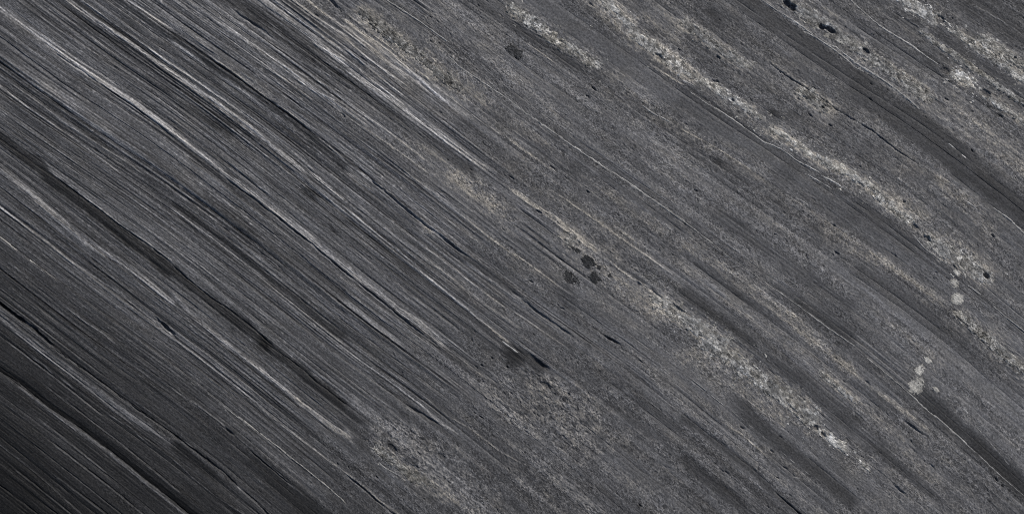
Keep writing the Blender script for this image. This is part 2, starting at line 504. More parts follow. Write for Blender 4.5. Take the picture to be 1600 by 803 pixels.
# corner at the lower left (photo pixels given through tile d, one tile below)
crack('d', [0,925,90,976,222,1088,360,1178,520,1296,660,1410,880,1585], 0.8, 1.6)
dark('d', [0,915,90,966,222,1078,360,1168,520,1286,660,1400,880,1575], 4, 0.6, dh=-2.0)
ridge('d', [90,990,222,1096,360,1190,520,1308,660,1424,880,1600], 3.2, 1.7)  # light strip below the crack: lit lip painted as paler tone
crack('d', [225,792,300,853,450,958,627,1093,803,1212], 1.0, 4)
ridge('d', [-10,655,120,762,270,882,420,995,600,1125,780,1240], 5.6, 1.45)  # lit, upward-facing lip of the long crack, painted paler
ridge('d', [150,860,200,890,250,940], 1.0, 1.8)
ridge('d', [290,960,340,1000], 0.9, 2.6)
ridge('d', [0,1265,150,1380,360,1570], 1.0, 1.6)
ridge('d', [500,1120,600,1180,700,1270], 1.0, 1.6)
ridge('d', [260,1130,420,1250,560,1370], 0.9, 1.4)
crack('d', [0,1450,120,1540,220,1620], 0.9, 2)

# pale crusts: label, tile, line, half width, albedo, cover
CRUSTS = [
    ('pale crust streak starting at top edge, left of the widest crust band', 'i', [-20,25,0,40,60,80,120,120,170,170,240,210,300,240,360,280,430,320], 7.0, 0.27),
    ('broad pale crust at top edge breaking into a long band downhill', 'i', [400,-20,450,20,500,70,545,120,590,180,640,210,700,260,760,300,803,330], 7.5, 0.34),
    ('bright crust band continuing right of the broad top crust', 'j', [0,325,60,360,140,400,220,450,300,500,385,560], 5.2, 0.34, 0.08),
    ('bright grey-white crust with black specks in the right upper middle', 'j', [385,590,440,615,520,660,600,720,680,760,760,795,830,840,910,885], 4.6, 0.38, 0.12),
    ('thin tail of crust below the bright speckled grey-white crust', 'n', [90,85,150,130,220,185,290,235], 6, 0.30),
    ('largest rough grey crust beside the two small hollows at right', 'n', [330,290,380,325,440,370,520,415,600,465,660,510], 9.5, 0.31, 0.08),
    ('pale crust bordering the black double hollows near the top edge', 'j', [470,-10,540,40,600,80,680,130,760,190,803,225], 9.5, 0.25),
    ('pale crust continuing downhill from the black double hollows', 'k', [0,195,80,260,160,310,240,370,320,430,400,480], 8, 0.25),
    ('bright crust at top edge in the upper right corner', 'k', [235,-10,310,45,380,90,440,115], 9, 0.36),
    ('narrow pale crust below the round hollow in the upper right corner', 'k', [440,125,520,175,600,235,680,290,750,335,815,380], 5.5, 0.30, 0.05),
    ('warm beige crust nearest the right edge, upper right corner', 'k', [580,170,660,220,740,270,815,320], 8, 0.27),
    ('thin pale crust line above the white oval crust at upper right', 'k', [300,130,380,190,450,240,530,290,600,340,680,400,815,490], 3.6, 0.26),
    ('small white oval crust in the upper right corner', 'k', [450,325,520,368,590,405], 6.5, 0.42, 0.15),
    ('patchy crust trailing from the small white oval crust', 'k', [590,410,680,490,740,525,815,578], 4, 0.30),
    ('faint crust band just right of the broad top crust', 'j', [0,95,60,140,120,190,240,270,340,320], 7, 0.22),
    ('short crust below a hairline crack, upper right of centre', 'j', [520,395,590,440,650,490,700,540], 8, 0.2),
    ('broad pale crust band running down from the slab middle', 'l', [640,560,720,620,803,680,900,740,1000,800], 9, 0.27, 0.14),
    ('wide pale crust band low on the right of centre', 'o', [90,-5,200,55,270,110,350,170,430,220,500,270,580,340,650,390], 9.5, 0.27, 0.16),
    ('bright black-spotted tip of the wide low crust band', 'o', [610,395,660,430,700,460,780,520], 3.8, 0.46, 0.15),
    ('star-like crust specks past the black-spotted tip', 'p', [20,545,60,580,95,612], 3, 0.32),
    ('short bright crust strip among dark beds right of centre', 'o', [630,140,700,190,760,240,803,275], 3, 0.28),
    ('pale crust below the round lichens at the right edge', 'n', [460,635,540,690,620,760,680,810,760,880,820,930], 7, 0.25),
    ('pale scab beside the dark hollows at bottom centre', 'h', [110,470,200,540,260,590,340,640,420,690], 7, 0.19),
    ('bright flake patch above the dark lichen spots in the middle', 'l', [225,275,270,310,320,340], 7, 0.27),
    ('ragged pale crust between dark laminated beds at top centre', 'c', [40,30,110,80,200,160,290,220,360,280,430,340,500,385,560,430], 6, 0.17),
]
for c_ in CRUSTS:
    pale(c_[1], c_[2], c_[3] * 1.8, 1.0 + (c_[4] - 0.10) * 2.2, 1.0)

for y_, l_ in ((690, 560), (760, 430), (835, 620), (1010, 300), (1075, 520), (1150, 380), (1215, 560), (1330, 300), (1390, 420)):   # thin ledge edges, lower left, their light painted in as paler tone
    x_ = (y_ * 37) % 260
    q_ = [x_, y_ + 0.75 * x_, x_ + l_ / 2, y_ + 0.75 * x_ + 0.375 * l_ + 4, x_ + l_, y_ + 0.78 * (x_ + l_)]
    ridge('d', q_, 1.0, 1.5)
    crack('d', [v - (0 if i % 2 == 0 else 8) for i, v in enumerate(q_)], 0.8, 1.4)


# base lightness of the beds across the slab: the beds get darker towards the lower left
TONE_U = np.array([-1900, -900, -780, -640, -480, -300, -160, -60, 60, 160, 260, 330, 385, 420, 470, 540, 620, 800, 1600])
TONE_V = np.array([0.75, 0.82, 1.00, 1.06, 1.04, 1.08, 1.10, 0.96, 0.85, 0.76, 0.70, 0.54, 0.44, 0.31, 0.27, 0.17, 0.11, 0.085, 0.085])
GX = np.array([0, 200, 400, 600, 800, 1000, 1200, 1400, 1600.0])
GY = np.array([0, 200, 400, 600, 803.0])
GM = np.array([[.05, .10, .20, .55, .85, .85, .75, .75, .75],
               [.05, .05, .10, .30, .65, .95, .85, .85, .60],
               [.15, .05, .05, .12, .45, .65, .85, .65, .65],
               [.30, .20, .10, .30, .75, .55, .65, .60, .55],
               [.20, .35, .45, .90, 1.0, .80, .70, .70, .65]])


LM = np.array([[1.0, 1.0, 1.3, 1.3, .45, .35, .30, .35, .40],
               [1.0, 1.0, 1.2, 1.35, .85, .40, .30, .28, .30],
               [.90, 1.0, 1.0, 1.0, .90, .65, .45, .35, .35],
               [.55, .80, .95, .90, .60, .60, .55, .42, .35],
               [.40, .45, .60, .40, .35, .45, .45, .42, .40]])       # how strongly laminated the rock is


def gran_map(px, py, GM=GM):
    fx = np.interp(px, GX, np.arange(len(GX)))
    fy = np.interp(py, GY, np.arange(len(GY)))
    i = np.minimum(fx.astype(int), len(GX) - 2)
    j = np.minimum(fy.astype(int), len(GY) - 2)
    a = fx - i
    b = fy - j
    return (GM[j, i] * (1 - a) + GM[j, i + 1] * a) * (1 - b) + (GM[j + 1, i] * (1 - a) + GM[j + 1, i + 1] * a) * b


# hollows: (x, y, radius along, radius across, depth)
PITS = [(1230, 6, 6, 4.5, 9), (1238, 12, 6, 5, 9), (1285, 43, 5.5, 3.6, 8), (1297, 47, 7.5, 3.4, 8), (1353, 81, 6, 3.5, 6),
        (1469, 31, 7, 5.5, 6),  (1476, 111, 7, 4.5, 5), (1540, 146, 8, 4.5, 5), (1430, 355, 5, 3.5, 7),
        (1448, 373, 6, 4, 7), (1541, 431, 5, 3, 8), (1030, 90, 7, 3.5, 6),  (1275, 668, 4, 3, 7),
        (1286, 678, 4.5, 2.6, 7),   (852, 602, 9, 4, 6),
           
        (628, 582, 1.6, 1.6, 3),  (690, 712, 6, 4, 4), (648, 730, 6, 3.5, 4), (612, 700, 8, 4.5, 4)]
_ps, _pu = px_su(np.array([p[0] for p in PITS], float), np.array([p[1] for p in PITS], float))


def pit_mask(i, s, u):
    _, _, a, b, _ = PITS[i]
    r = np.sqrt(((s - _ps[i]) / a) ** 2 + ((u - _pu[i]) / b) ** 2)
    return ss(1.25, 0.75, r + 0.28 * pn(s / 4.5, u / 3.2, 40 + i))


# coarse, broken patches: (x, y, radius along, radius across, strength)
COARSE = [(880, 645, 115, 50, 1.3), (790, 632, 85, 30, 1.2), (640, 700, 85, 34, 1.2), (710, 745, 110, 40, 0.9), (1000, 720, 120, 45, 0.4),
          (760, 300, 80, 22, 0.7), (720, 100, 90, 24, 0.5), (1060, 190, 80, 24, 0.6), (990, 400, 90, 24, 0.4), (1250, 690, 50, 22, 0.5),
          (860, 760, 120, 40, 0.7), (345, 620, 90, 14, 0.5)]
_cs, _cu = px_su(np.array([p[0] for p in COARSE], float), np.array([p[1] for p in COARSE], float))


def rock(s, u, with_pits=True):
    """relief (mm) and albedo of the bare rock at bedding coordinates s, u (mm)"""
    s = np.asarray(s, float)
    u = np.asarray(u, float)
    px, py = su_px(s, u)
    g = gran_map(px, py) + 0.55 * pn(s / 260, u / 22, 11) + 0.25 * pn(s / 60, u / 14, 12)
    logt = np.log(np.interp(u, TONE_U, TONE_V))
    sm = np.zeros(s.shape)
    dh = np.zeros(s.shape)
    cr = np.zeros(s.shape)
    for k in ST_:
        if not k.hits(s, u):
            continue
        m = k.mask(s, u)
        if k.crack:
            wob = np.clip(0.75 + 0.9 * pn(s / 28, k.id * 2.2, 15), 0.0, 1.2)
            cr = np.maximum(cr, m * k.crack * wob)
        else:
            if k.tone > 1.0:
                m = m * np.clip(0.98 + 0.35 * pn(s / 120, u / 2.2 + k.id, 13) + 0.55 * pn(s / 10, u / 2.0 + k.id, 16), 0, 1.5)
            logt = logt + m * ((2.0 if k.gran is None else 1.6) if k.tone > 1 else (1.75 if k.s.mean() < -150 else 1.55)) * math.log(k.tone)
            if k.tone < 1.0 and k.gran is not None and k.gran <= 0.2:
                sm = np.maximum(sm, m)
            dh = dh + m * k.dh * (0.30 if k.tone < 1 else 0.5)
        if k.gran is not None:
            mm = np.clip(m, 0, 1)
            gt = max(k.gran, 0.36) if k.s.mean() > -150 else k.gran       # the right half stays grainy even where it is dark
            g = g * (1 - mm) + mm * (gt + 0.2 * pn(s / 40, u / 10, 14))
    rough = np.zeros(s.shape)
    for i, (_, _, ra, rb, k) in enumerate(COARSE):
        if s.min() > _cs[i] + 1.5 * ra or s.max() < _cs[i] - 1.5 * ra or u.min() > _cu[i] + 1.5 * rb or u.max() < _cu[i] - 1.5 * rb:
            continue
        rr = np.sqrt(((s - _cs[i]) / ra) ** 2 + ((u - _cu[i]) / rb) ** 2) + 0.35 * pn(s / 30, u / 14, 44 + i)
        rough = np.maximum(rough, k * ss(1.15, 0.45, rr))
    g = np.maximum(np.clip(g, 0, 1), np.minimum(0.9 * rough, 1))
    g = ss(0.2, 0.75, g)
    lam = 1 - g
    ls = np.clip(gran_map(px, py, LM) + 0.10 + 0.18 * pn(s / 200, u / 40, 28), 0.15, 1.5)
    ls = ls * (1 - 0.7 * sm * ss(700, 950, px + 0.6 * py))
    # fine laminae
    wu = u + 1.0 * pn(s / 150, u / 30, 20)
    l1 = pn(s / 360, wu / 6.0, 21)
    l2 = pn(s / 300, wu / 3.1, 22)
    l3 = pn(s / 190, wu / 2.1, 23)
    lb = pn(s / 420, u / 13, 24)
    br = pn(s / 22, u / 5.5, 25)
    sp = pn(s / 4.5, u / 2.6, 26)
    mod = np.clip(0.75 + 1.1 * pn(s / 300, u / 30, 27), 0.25, 1.4)       # some packets of laminae are bolder than others
    chip = np.clip(pn(s / 17, u / 2.9, 29) - 0.30, 0, 1) * np.clip(0.6 + 1.4 * pn(s / 150, u / 25, 41), 0, 1.3)
    fleck = np.clip(pn(s / 11, u / 2.4, 42) - 0.38, 0, 1) * np.clip(0.5 + 1.4 * pn(s / 120, u / 20, 43), 0, 1.3)
    h_l = mod * (0.36 * np.tanh(2.6 * l1) + 0.36 * np.tanh(3.0 * l2) + 0.20 * l3) + 0.22 * lb + 0.16 * br + 0.10 * sp
    t_l = mod * (0.16 * l1 + 0.20 * l2 + 0.22 * l3) + 0.16 * lb + 0.14 * sp
    t_l = t_l + mod * 0.9 * np.clip(np.maximum(l2, l3 * 0.85) - 0.30, 0, 1) * np.clip(0.55 + 1.2 * br, 0, 1)
    h_l = h_l - 1.2 * chip + 1.0 * fleck
    t_l = t_l - 0.55 * chip + 2.0 * fleck * np.maximum(ls, 0.7)
    t_l = t_l - mod * 1.6 * np.clip(-np.minimum(l2, l3 * 0.8) - 0.34, 0, 1)
    # scabby, weathered grain
    q1 = pn(s / 6.6, u / 5.2, 30)
    q2 = pn(s / 4.6 + 0.7 * q1, u / 3.8 + 0.7 * q1, 31)
    q3 = pn(s / 17, u / 11, 32)
    rim = 1 - np.clip(np.abs(q1) * 3.4, 0, 1)
    rim2 = 1 - np.clip(np.abs(q2) * 3.0, 0, 1)
    hole = np.clip(-q2 - 0.34, 0, 1) * np.clip(0.55 + q3 * 1.6, 0, 1.4)
    h_g = 0.42 * rim + 0.34 * rim2 + 0.30 * q3 - 1.8 * hole + 0.12 * l1 + 0.25 * lb
    t_g = 0.34 * rim + 0.40 * rim2 - 0.34 + 0.16 * q3 - 0.8 * hole + 0.20 * l1 + 0.26 * lb + 0.20 * pn(s / 190, u / 8, 37) + 0.10 * pn(s / 24, u / 13, 39)
    # small elongated vugs
    f1, f2, cv = cells(s / 15 + 0.3 * pn(s / 9, u / 5, 33), u / 8, 2)
    vug = ss(0.10, 0.02, f1 - 0.16 * np.clip((cv - 0.93) / 0.07, 0, 1)) * (cv > 0.93) * np.clip(0.1 + g, 0, 1) * ss(-0.05, 0.35, pn(s / 110, u / 45, 38))
    h_g = h_g + rough * (0.35 * pn(s / 9, u / 6.5, 45) + 0.4 * rim - 1.8 * np.clip(-pn(s / 8, u / 6, 46) - 0.22, 0, 1))
    t_g = t_g + rough * (0.14 + 0.95 * rim2 * (0.5 + q3) + 0.45 * pn(s / 6, u / 4.8, 46))
    h = lam * (0.12 + 0.88 * ls) * h_l + g * h_g + dh - cr - 2.6 * vug
    t = lam * ls * t_l + g * t_g - 0.25 * vug
    t = t + 0.16 * pn(s / 120, u / 60, 34) + 0.10 * pn(s / 34, u / 20, 35)
    if with_pits:
        for i in range(len(PITS)):
            if s.min() > _ps[i] + 40 or s.max() < _ps[i] - 40 or u.min() > _pu[i] + 20 or u.max() < _pu[i] - 20:
                continue
            m = pit_mask(i, s, u)
            h = h - m * PITS[i][4] * (0.6 if PITS[i][4] > 7.5 else 0.4)
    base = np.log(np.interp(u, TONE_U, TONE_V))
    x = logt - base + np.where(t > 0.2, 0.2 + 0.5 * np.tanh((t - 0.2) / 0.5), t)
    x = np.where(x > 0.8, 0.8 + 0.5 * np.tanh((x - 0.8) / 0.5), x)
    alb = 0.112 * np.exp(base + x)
    warm = np.clip((alb - 0.10) / 0.16, 0, 1) * (0.35 + 0.65 * g)
    warm = np.clip(warm + 0.25 * pn(s / 50, u / 18, 36), 0, 1)
    cool = np.array([0.985, 0.984, 1.025])
    hot = np.array([1.08, 1.0, 0.88])
    col = alb[..., None] * (cool * (1 - warm[..., None]) + hot * warm[..., None])
    return h, np.concatenate([np.clip(col, 0.008, 0.6), ls[..., None]], -1), g


def world_xyz(s, u, h):
    px, py = su_px(s, u)
    return np.stack([(px - 800) / 1000, (401.5 - py) / 1000, TOP + h / 1000], -1)


# ------------------------------------------------------------------ materials
def stone_material(name, grain=0.22, rough=0.62, bump=0.35, spec=0.35, gran=(0.70, 1.64), lam=(0.66, 1.46)):
    """albedo from the mineral attribute, broken up by fine laminae or scabby grain in bedding coordinates (mm)"""
    m = bpy.data.materials.new(name)
    m.use_nodes = True
    n = m.node_tree.nodes
    l = m.node_tree.links
    b = n['Principled BSDF']

    def math_(op, a, c):
        x = n.new('ShaderNodeMath')
        x.operation = op
        for i, v in enumerate((a, c)):
            if isinstance(v, (int, float)):
                x.inputs[i].default_value = v
            elif v is not None:
                l.new(v, x.inputs[i])
        return x.outputs[0]

    def rng_(v, f0, f1, t0, t1):
        x = n.new('ShaderNodeMapRange')
        l.new(v, x.inputs['Value'])
        for k, w in zip(('From Min', 'From Max', 'To Min', 'To Max'), (f0, f1, t0, t1)):
            x.inputs[k].default_value = w
        return x.outputs['Result']

    def noise_(vec, sc, detail, dist=0.0, rgh=0.5):
        x = n.new('ShaderNodeTexNoise')
        x.inputs['Scale'].default_value = sc
        x.inputs['Detail'].default_value = detail
        x.inputs['Distortion'].default_value = dist
        x.inputs['Roughness'].default_value = rgh
        l.new(vec, x.inputs['Vector'])
        return x.outputs['Fac']

    at = n.new('ShaderNodeAttribute')
    at.attribute_name = 'mineral'
    bd = n.new('ShaderNodeAttribute')
    bd.attribute_name = 'bed'
    sp = n.new('ShaderNodeSeparateXYZ')
    l.new(bd.outputs['Vector'], sp.inputs[0])
    geo = n.new('ShaderNodeNewGeometry')

    def vec(ks, ku):
        x = n.new('ShaderNodeCombineXYZ')
        l.new(math_('MULTIPLY', sp.outputs[0], ks), x.inputs[0])
        l.new(math_('MULTIPLY', sp.outputs[1], ku), x.inputs[1])
        return x.outputs[0]
    # scabby grain: crooked pale rims round darker cells, two sizes, with sparse dark specks
    v1 = vec(1 / 6.5, 1 / 5.0)
    n1 = noise_(v1, 1.0, 1.0, 0.9)
    a1 = math_('ABSOLUTE', math_('SUBTRACT', n1, 0.5), None)
    r1 = rng_(a1, 0.0, 0.11, gran[1], gran[0])
    n2 = noise_(vec(1 / 3.6, 1 / 3.0), 1.0, 1.0, 0.6)
    r2 = rng_(math_('ABSOLUTE', math_('SUBTRACT', n2, 0.52), None), 0.0, 0.14, 1.28, 0.80)
    n3 = noise_(vec(1 / 9.0, 1 / 6.0), 1.0, 2.0, 0.4)
    r3 = rng_(n3, 0.29, 0.38, 0.50, 1.0)
    gf = math_('MULTIPLY', math_('MULTIPLY', r1, r2), r3)
    patch = rng_(noise_(vec(1 / 75.0, 1 / 26.0), 1.0, 2.0), 0.36, 0.62, 0.30, 1.0)
    gf = math_('ADD', math_('MULTIPLY', math_('SUBTRACT', gf, 1.0), patch), 1.0)
    # fine laminae
    m1 = noise_(vec(1 / 330.0, 1 / 2.4), 1.0, 1.0, 0.1)
    m2 = noise_(vec(1 / 38.0, 1 / 3.4), 1.0, 2.0, 0.2)
    k1 = rng_(m1, 0.30, 0.72, lam[0], lam[1])
    k2 = rng_(m2, 0.30, 0.70, 0.76, 1.28)
    m3 = noise_(vec(1 / 4.0, 1 / 2.6), 1.0, 1.0, 0.2)
    k3 = rng_(m3, 0.25, 0.75, 0.58, 1.46)
    lf = math_('MULTIPLY', k1, k2)
    gf = math_('MULTIPLY', gf, math_('ADD', math_('MULTIPLY', math_('SUBTRACT', lf, 1.0), 0.42), 1.0))
    lf = math_('ADD', math_('MULTIPLY', math_('SUBTRACT', lf, 1.0), at.outputs['Alpha']), 1.0)
    lf = math_('MULTIPLY', lf, k3)
    mixf = n.new('ShaderNodeMix')
    mixf.data_type = 'FLOAT'
    l.new(sp.outputs[2], mixf.inputs[0])
    l.new(lf, mixf.inputs[2])
    l.new(gf, mixf.inputs[3])
    ng = noise_(geo.outputs['Position'], 700, 2.0)
    fac = math_('MULTIPLY', mixf.outputs[0], rng_(ng, 0.25, 0.75, 1 - grain, 1 + grain))
    mx = n.new('ShaderNodeVectorMath')
    mx.operation = 'SCALE'
    l.new(at.outputs['Color'], mx.inputs[0])
    l.new(fac, mx.inputs['Scale'])
    l.new(mx.outputs['Vector'], b.inputs['Base Color'])
    l.new(rng_(ng, 0.2, 0.8, rough - 0.12, rough + 0.14), b.inputs['Roughness'])
    b.inputs['Specular IOR Level'].default_value = spec
    bp = n.new('ShaderNodeBump')
    bp.inputs['Strength'].default_value = bump
    bp.inputs['Distance'].default_value = 0.0008
    l.new(fac, bp.inputs['Height'])
    l.new(bp.outputs['Normal'], b.inputs['Normal'])
    return m


M_ROCK = stone_material('layered_slate', spec=0.18)
M_CRUST = stone_material('pale_lichen_crust', 0.30, 0.85, 0.5, 0.12, gran=(0.58, 1.50))
M_CHALK = stone_material('chalky_lichen', 0.16, 0.9, 0.3, 0.08, gran=(0.88, 1.12))
M_DARK = stone_material('dark_lichen', 0.25, 0.9, 0.4, 0.1)
M_SEAM = stone_material('pale_mineral_seam', 0.25, 0.6, 0.35, 0.3, lam=(0.85, 1.15))
M_PIT = stone_material('pit_rock', 0.25, 0.8, 0.4, 0.2)


def build(name, co, quads, col, bed, mat, parent=None, smooth=True):
    me = bpy.data.meshes.new(name)
    nv, nf = len(co), len(quads)
    me.vertices.add(nv)
    me.vertices.foreach_set('co', np.ascontiguousarray(co, F).ravel())
    me.loops.add(nf * 4)
    me.loops.foreach_set('vertex_index', np.ascontiguousarray(quads, np.int32).ravel())
    me.polygons.add(nf)
    me.polygons.foreach_set('loop_start', np.arange(0, nf * 4, 4, dtype=np.int32))
    me.polygons.foreach_set('use_smooth', np.full(nf, smooth))
    at = me.attributes.new('mineral', 'FLOAT_COLOR', 'POINT')
    at.data.foreach_set('color', np.ascontiguousarray(col if col.shape[1] == 4 else np.concatenate([col, np.ones((nv, 1))], 1), F).ravel())
    bt = me.attributes.new('bed', 'FLOAT_VECTOR', 'POINT')
    bt.data.foreach_set('vector', np.ascontiguousarray(bed, F).ravel())
    me.materials.append(mat)
    me.update(calc_edges=True)
    o = bpy.data.objects.new(name, me)
    scene.collection.objects.link(o)
    if parent is not None:
        o.parent = parent
    return o


def grid_quads(nr, nc):
    i = np.arange(nr * nc).reshape(nr, nc)
    return np.stack([i[:-1, :-1], i[1:, :-1], i[1:, 1:], i[:-1, 1:]], -1).reshape(-1, 4)


def compact(co, col, bed, quads):
    used = np.unique(quads)
    re = np.full(len(co), -1)
    re[used] = np.arange(len(used))
    return co[used], re[quads], col[used], bed[used]


# ------------------------------------------------------------------ the slab
slab = bpy.data.objects.new('rock_slab', None)
scene.collection.objects.link(slab)
slab['label'] = 'dark grey layered slate slab with diagonal bedding filling the whole picture'
slab['category'] = 'rock'

RX0, RX1, RY0, RY1 = -420.0, 2020.0, -420.0, 1223.0      # extent of the slab
bounds = []
keys = sorted(GU)
edges = [-1560.0] + list(keys) + [1330.0]
for a, b in zip(edges[:-1], edges[1:]):
    span = b - a
    step = 26.0 if (a < -900 or b > 650) else 15.0
    n = max(1, int(round(span / step)))
    w = rng.uniform(0.55, 1.6, n)
    bounds += list(a + np.concatenate([[0], np.cumsum(w)[:-1]]) / w.sum() * span)
bounds.append(edges[-1])
bounds = np.array(bounds)
S_ALL = np.arange(-2000, 2001, 10.0)


def bline(k, s):
    return bounds[k] + 1.7 * pn(s / 160, k * 3.3, 50) + 0.55 * pn(s / 26, k * 1.9, 51)


pit_parts = {i: [] for i in range(len(PITS))}
for k in range(len(bounds) - 1):
    # where this bed crosses the slab's outline
    um = 0.5 * (bline(k, S_ALL) + bline(k + 1, S_ALL))
    px, py = su_px(S_ALL, um)
    inside = (px > RX0) & (px < RX1) & (py > RY0) & (py < RY1)
    if inside.sum() < 4:
        continue
    sa, sb = S_ALL[inside][0] - rng.uniform(0, 25), S_ALL[inside][-1] + rng.uniform(0, 25)
    mg = 35.0
    near = (px > -mg) & (px < 1600 + mg) & (py > -mg) & (py < 803 + mg)
    if near.any():
        fa, fb = S_ALL[near][0] - 10, S_ALL[near][-1] + 10
        sv = np.concatenate([np.arange(sa, fa, 14.0), np.arange(fa, fb, 1.7), np.arange(fb, sb, 14.0)])
        du = 0.95
    else:
        sv = np.arange(sa, sb, 10.0)
        du = 3.0
    lo = bline(k, sv) + 0.03
    hi = bline(k + 1, sv) - 0.03
    nr = max(4, int(np.ceil((bounds[k + 1] - bounds[k]) / du)) + 1)
    t = np.linspace(0, 1, nr)[:, None]
    U = lo[None] * (1 - t) + hi[None] * t
    Sg = np.broadcast_to(sv[None], U.shape)
    h, col, g = rock(Sg, U)
    # each bed stands a little prouder or lower, tilts, and has worn edges
    wd = (hi - lo)[None]
    off = rng.normal(0, 0.45) + 0.35 * pn(sv / 330, k * 2.7, 52)[None]
    tilt = -min(abs(rng.normal(0, 1.6)), 2.0) * col[..., 3] + rng.normal(0, 0.4) + 0.4 * pn(sv / 260, k * 4.1, 53)[None]
    edge = np.minimum(t, 1 - t) * wd
    wear = np.exp(-edge / 1.3) * np.clip(0.55 + 0.9 * pn(Sg / 36, np.where(t < .5, k, k + 1) * 2.9 + 0 * U, 54), 0, 1.5)
    h = h + (off + tilt * (t - 0.5)) * (1 - 0.75 * g) - wear * (1.0 - 0.6 * g)
    co = world_xyz(Sg, U, h)
    nc = len(sv)
    q = grid_quads(nr, nc)
    C = co.reshape(-1, 3)
    K = col.reshape(-1, 4) * np.array([1, 1, 1, 0]) * math.exp(rng.normal(0, 0.10)) + col.reshape(-1, 4) * np.array([0, 0, 0, 1])
    BD = np.stack([Sg, U, g], -1).reshape(-1, 3)
    # hollows that fall in this bed become parts of their own
    qs = Sg.reshape(-1)[q].mean(1)
    qu = U.reshape(-1)[q].mean(1)
    keep = np.ones(len(q), bool)
    for i in range(len(PITS)):
        if abs(np.interp(_ps[i], sv, 0.5 * (lo + hi)) - _pu[i]) > 40 or _ps[i] < sa - 30 or _ps[i] > sb + 30:
            continue
        m = np.zeros(len(q), bool)
        nb = (np.abs(qs - _ps[i]) < 45) & (np.abs(qu - _pu[i]) < 20)
        if nb.any():
            m[nb] = pit_mask(i, qs[nb], qu[nb]) > 0.45
        m &= keep
        if m.any():
            a, b, c, e = compact(C, K, BD, q[m])
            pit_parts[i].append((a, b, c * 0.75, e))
            keep &= ~m
    q = q[keep]
    # walls and underside
    idx = np.arange(nr * nc).reshape(nr, nc)
    loop = np.concatenate([idx[0, :], idx[1:, -1], idx[-1, -2::-1], idx[-2:0:-1, 0]])
    n0 = len(C)
    top = C[loop]
    bot = top.copy()
    bot[:, 2] = 0.0
    m = len(loop)
    j = np.arange(m)
    j2 = (j + 1) % m
    wall = np.stack([n0 + j, n0 + j2, n0 + m + j2, n0 + m + j], 1)
    r0 = n0 + m + np.arange(nc)
    r1 = n0 + m + (nc - 1 + nr - 1) + np.arange(nc)[::1]
    r1 = r1[::-1] if False else n0 + m + (nc - 1) + (nr - 1) + (nc - 1 - np.arange(nc))
    under = np.stack([r0[:-1], r0[1:], r1[1:], r1[:-1]], 1)
    C2 = np.concatenate([C, top, bot])
    K2 = np.concatenate([K, K[loop] * 0.9, K[loop] * 0.9])
    B2 = np.concatenate([BD, BD[loop], BD[loop]])
    build('rock_layer', C2, np.concatenate([q, wall, under]), K2, B2, M_ROCK, slab)

for i, ps in pit_parts.items():
    if not ps:
        continue
    n = 0
    cs, qs_, ks, es = [], [], [], []
    for a, b, c, e in ps:
        es.append(e)
        cs.append(a)
        qs_.append(b + n)
        ks.append(c)
        n += len(a)
    build('pit', np.concatenate(cs), np.concatenate(qs_), np.concatenate(ks), np.concatenate(es), M_PIT, slab)


# ------------------------------------------------------------------ things and seams lying on the rock
def overlay(name, s0, s1, u0, u1, field, colour, mat, parent=None, ds=1.3, du=0.95, sink=0.5, gr=1.0):
    """a thin skin on the rock wherever field(s,u) (mm of thickness) is positive"""
    sv = np.arange(s0, s1, ds)
    uv = np.arange(u0, u1, du)
    U, Sg = np.meshgrid(uv, sv, indexing='ij')
    f = field(Sg, U)
    h, _, _ = rock(Sg, U)
    hs = 0.25 * (np.roll(h, 1, 0) + np.roll(h, -1, 0) + np.roll(h, 1, 1) + np.roll(h, -1, 1))
    z = np.where(f > 0, np.maximum(h, hs) + f, h + np.maximum(f * 2, -sink * 2) - 0.1)
    co = world_xyz(Sg, U, z).reshape(-1, 3)
    q = grid_quads(*U.shape)
    m = (f.reshape(-1)[q] > 0).any(1)
    if not m.any():
        return None
    bed = np.stack([Sg, U, np.full(Sg.shape, gr)], -1).reshape(-1, 3)
    a, b, c, e = compact(co, colour(Sg, U, f).reshape(-1, 3), bed, q[m])
    return build(name, a, b, c, e, mat, parent)


def seam(t, p, hw, alb=0.30, warm=0.5):
    k = Stroke(t, p, hw, soft=0.9, rough=0.5, taper=14)

    def field(s, u):
        m = k.mask(s, u)
        gap = pn(s / 20, u / 3 + k.id, 61)
        return 0.75 * (m - 0.42) - 0.7 * np.clip(-gap - 0.22, 0, 1)

    def colour(s, u, f):
        a = 0.88 * alb * np.exp(0.35 * pn(s / 12, u / 1.5, 62) + 0.3 * pn(s / 50, u / 4, 63))
        c = np.array([1.05, 1.0, 0.92]) * warm + np.array([0.98, 1.0, 1.04]) * (1 - warm)
        return a[..., None] * c
    overlay('mineral_seam', k.box[0], k.box[1], k.box[2], k.box[3], field, colour, M_SEAM, slab, gr=0.0)


seam('c', [190,0,280,60,380,125,480,200], 1.3, 0.27)
seam('c', [460,240,520,305,640,385,760,465,803,500], 1.1, 0.27)
seam('i', [0,480,100,550,200,620,300,690,400,760,460,800], 1.5, 0.27)
seam('l', [470,0,560,60,660,130,760,200,803,225], 1.5, 0.27)
seam('i', [590,480,660,530,740,570], 1.1, 0.3)
seam('d', [0,300,100,380,200,455,300,530,400,605,500,680,600,755,660,800], 0.9, 0.26, 0.8)
seam('g', [0,120,100,200,200,270,300,350,400,425,500,500,600,580,700,660,803,750], 0.9, 0.24, 0.8)
seam('j', [370,0,460,60,540,110,640,185,720,240,803,310], 0.9, 0.28)
seam('j', [560,148,600,162,640,180], 1.4, 0.36)
seam('j', [520,100,550,118], 1.3, 0.36)
seam('j', [660,200,720,222,780,270,803,290], 1.1, 0.32)
seam('j', [0,370,80,410], 1.0, 0.32)
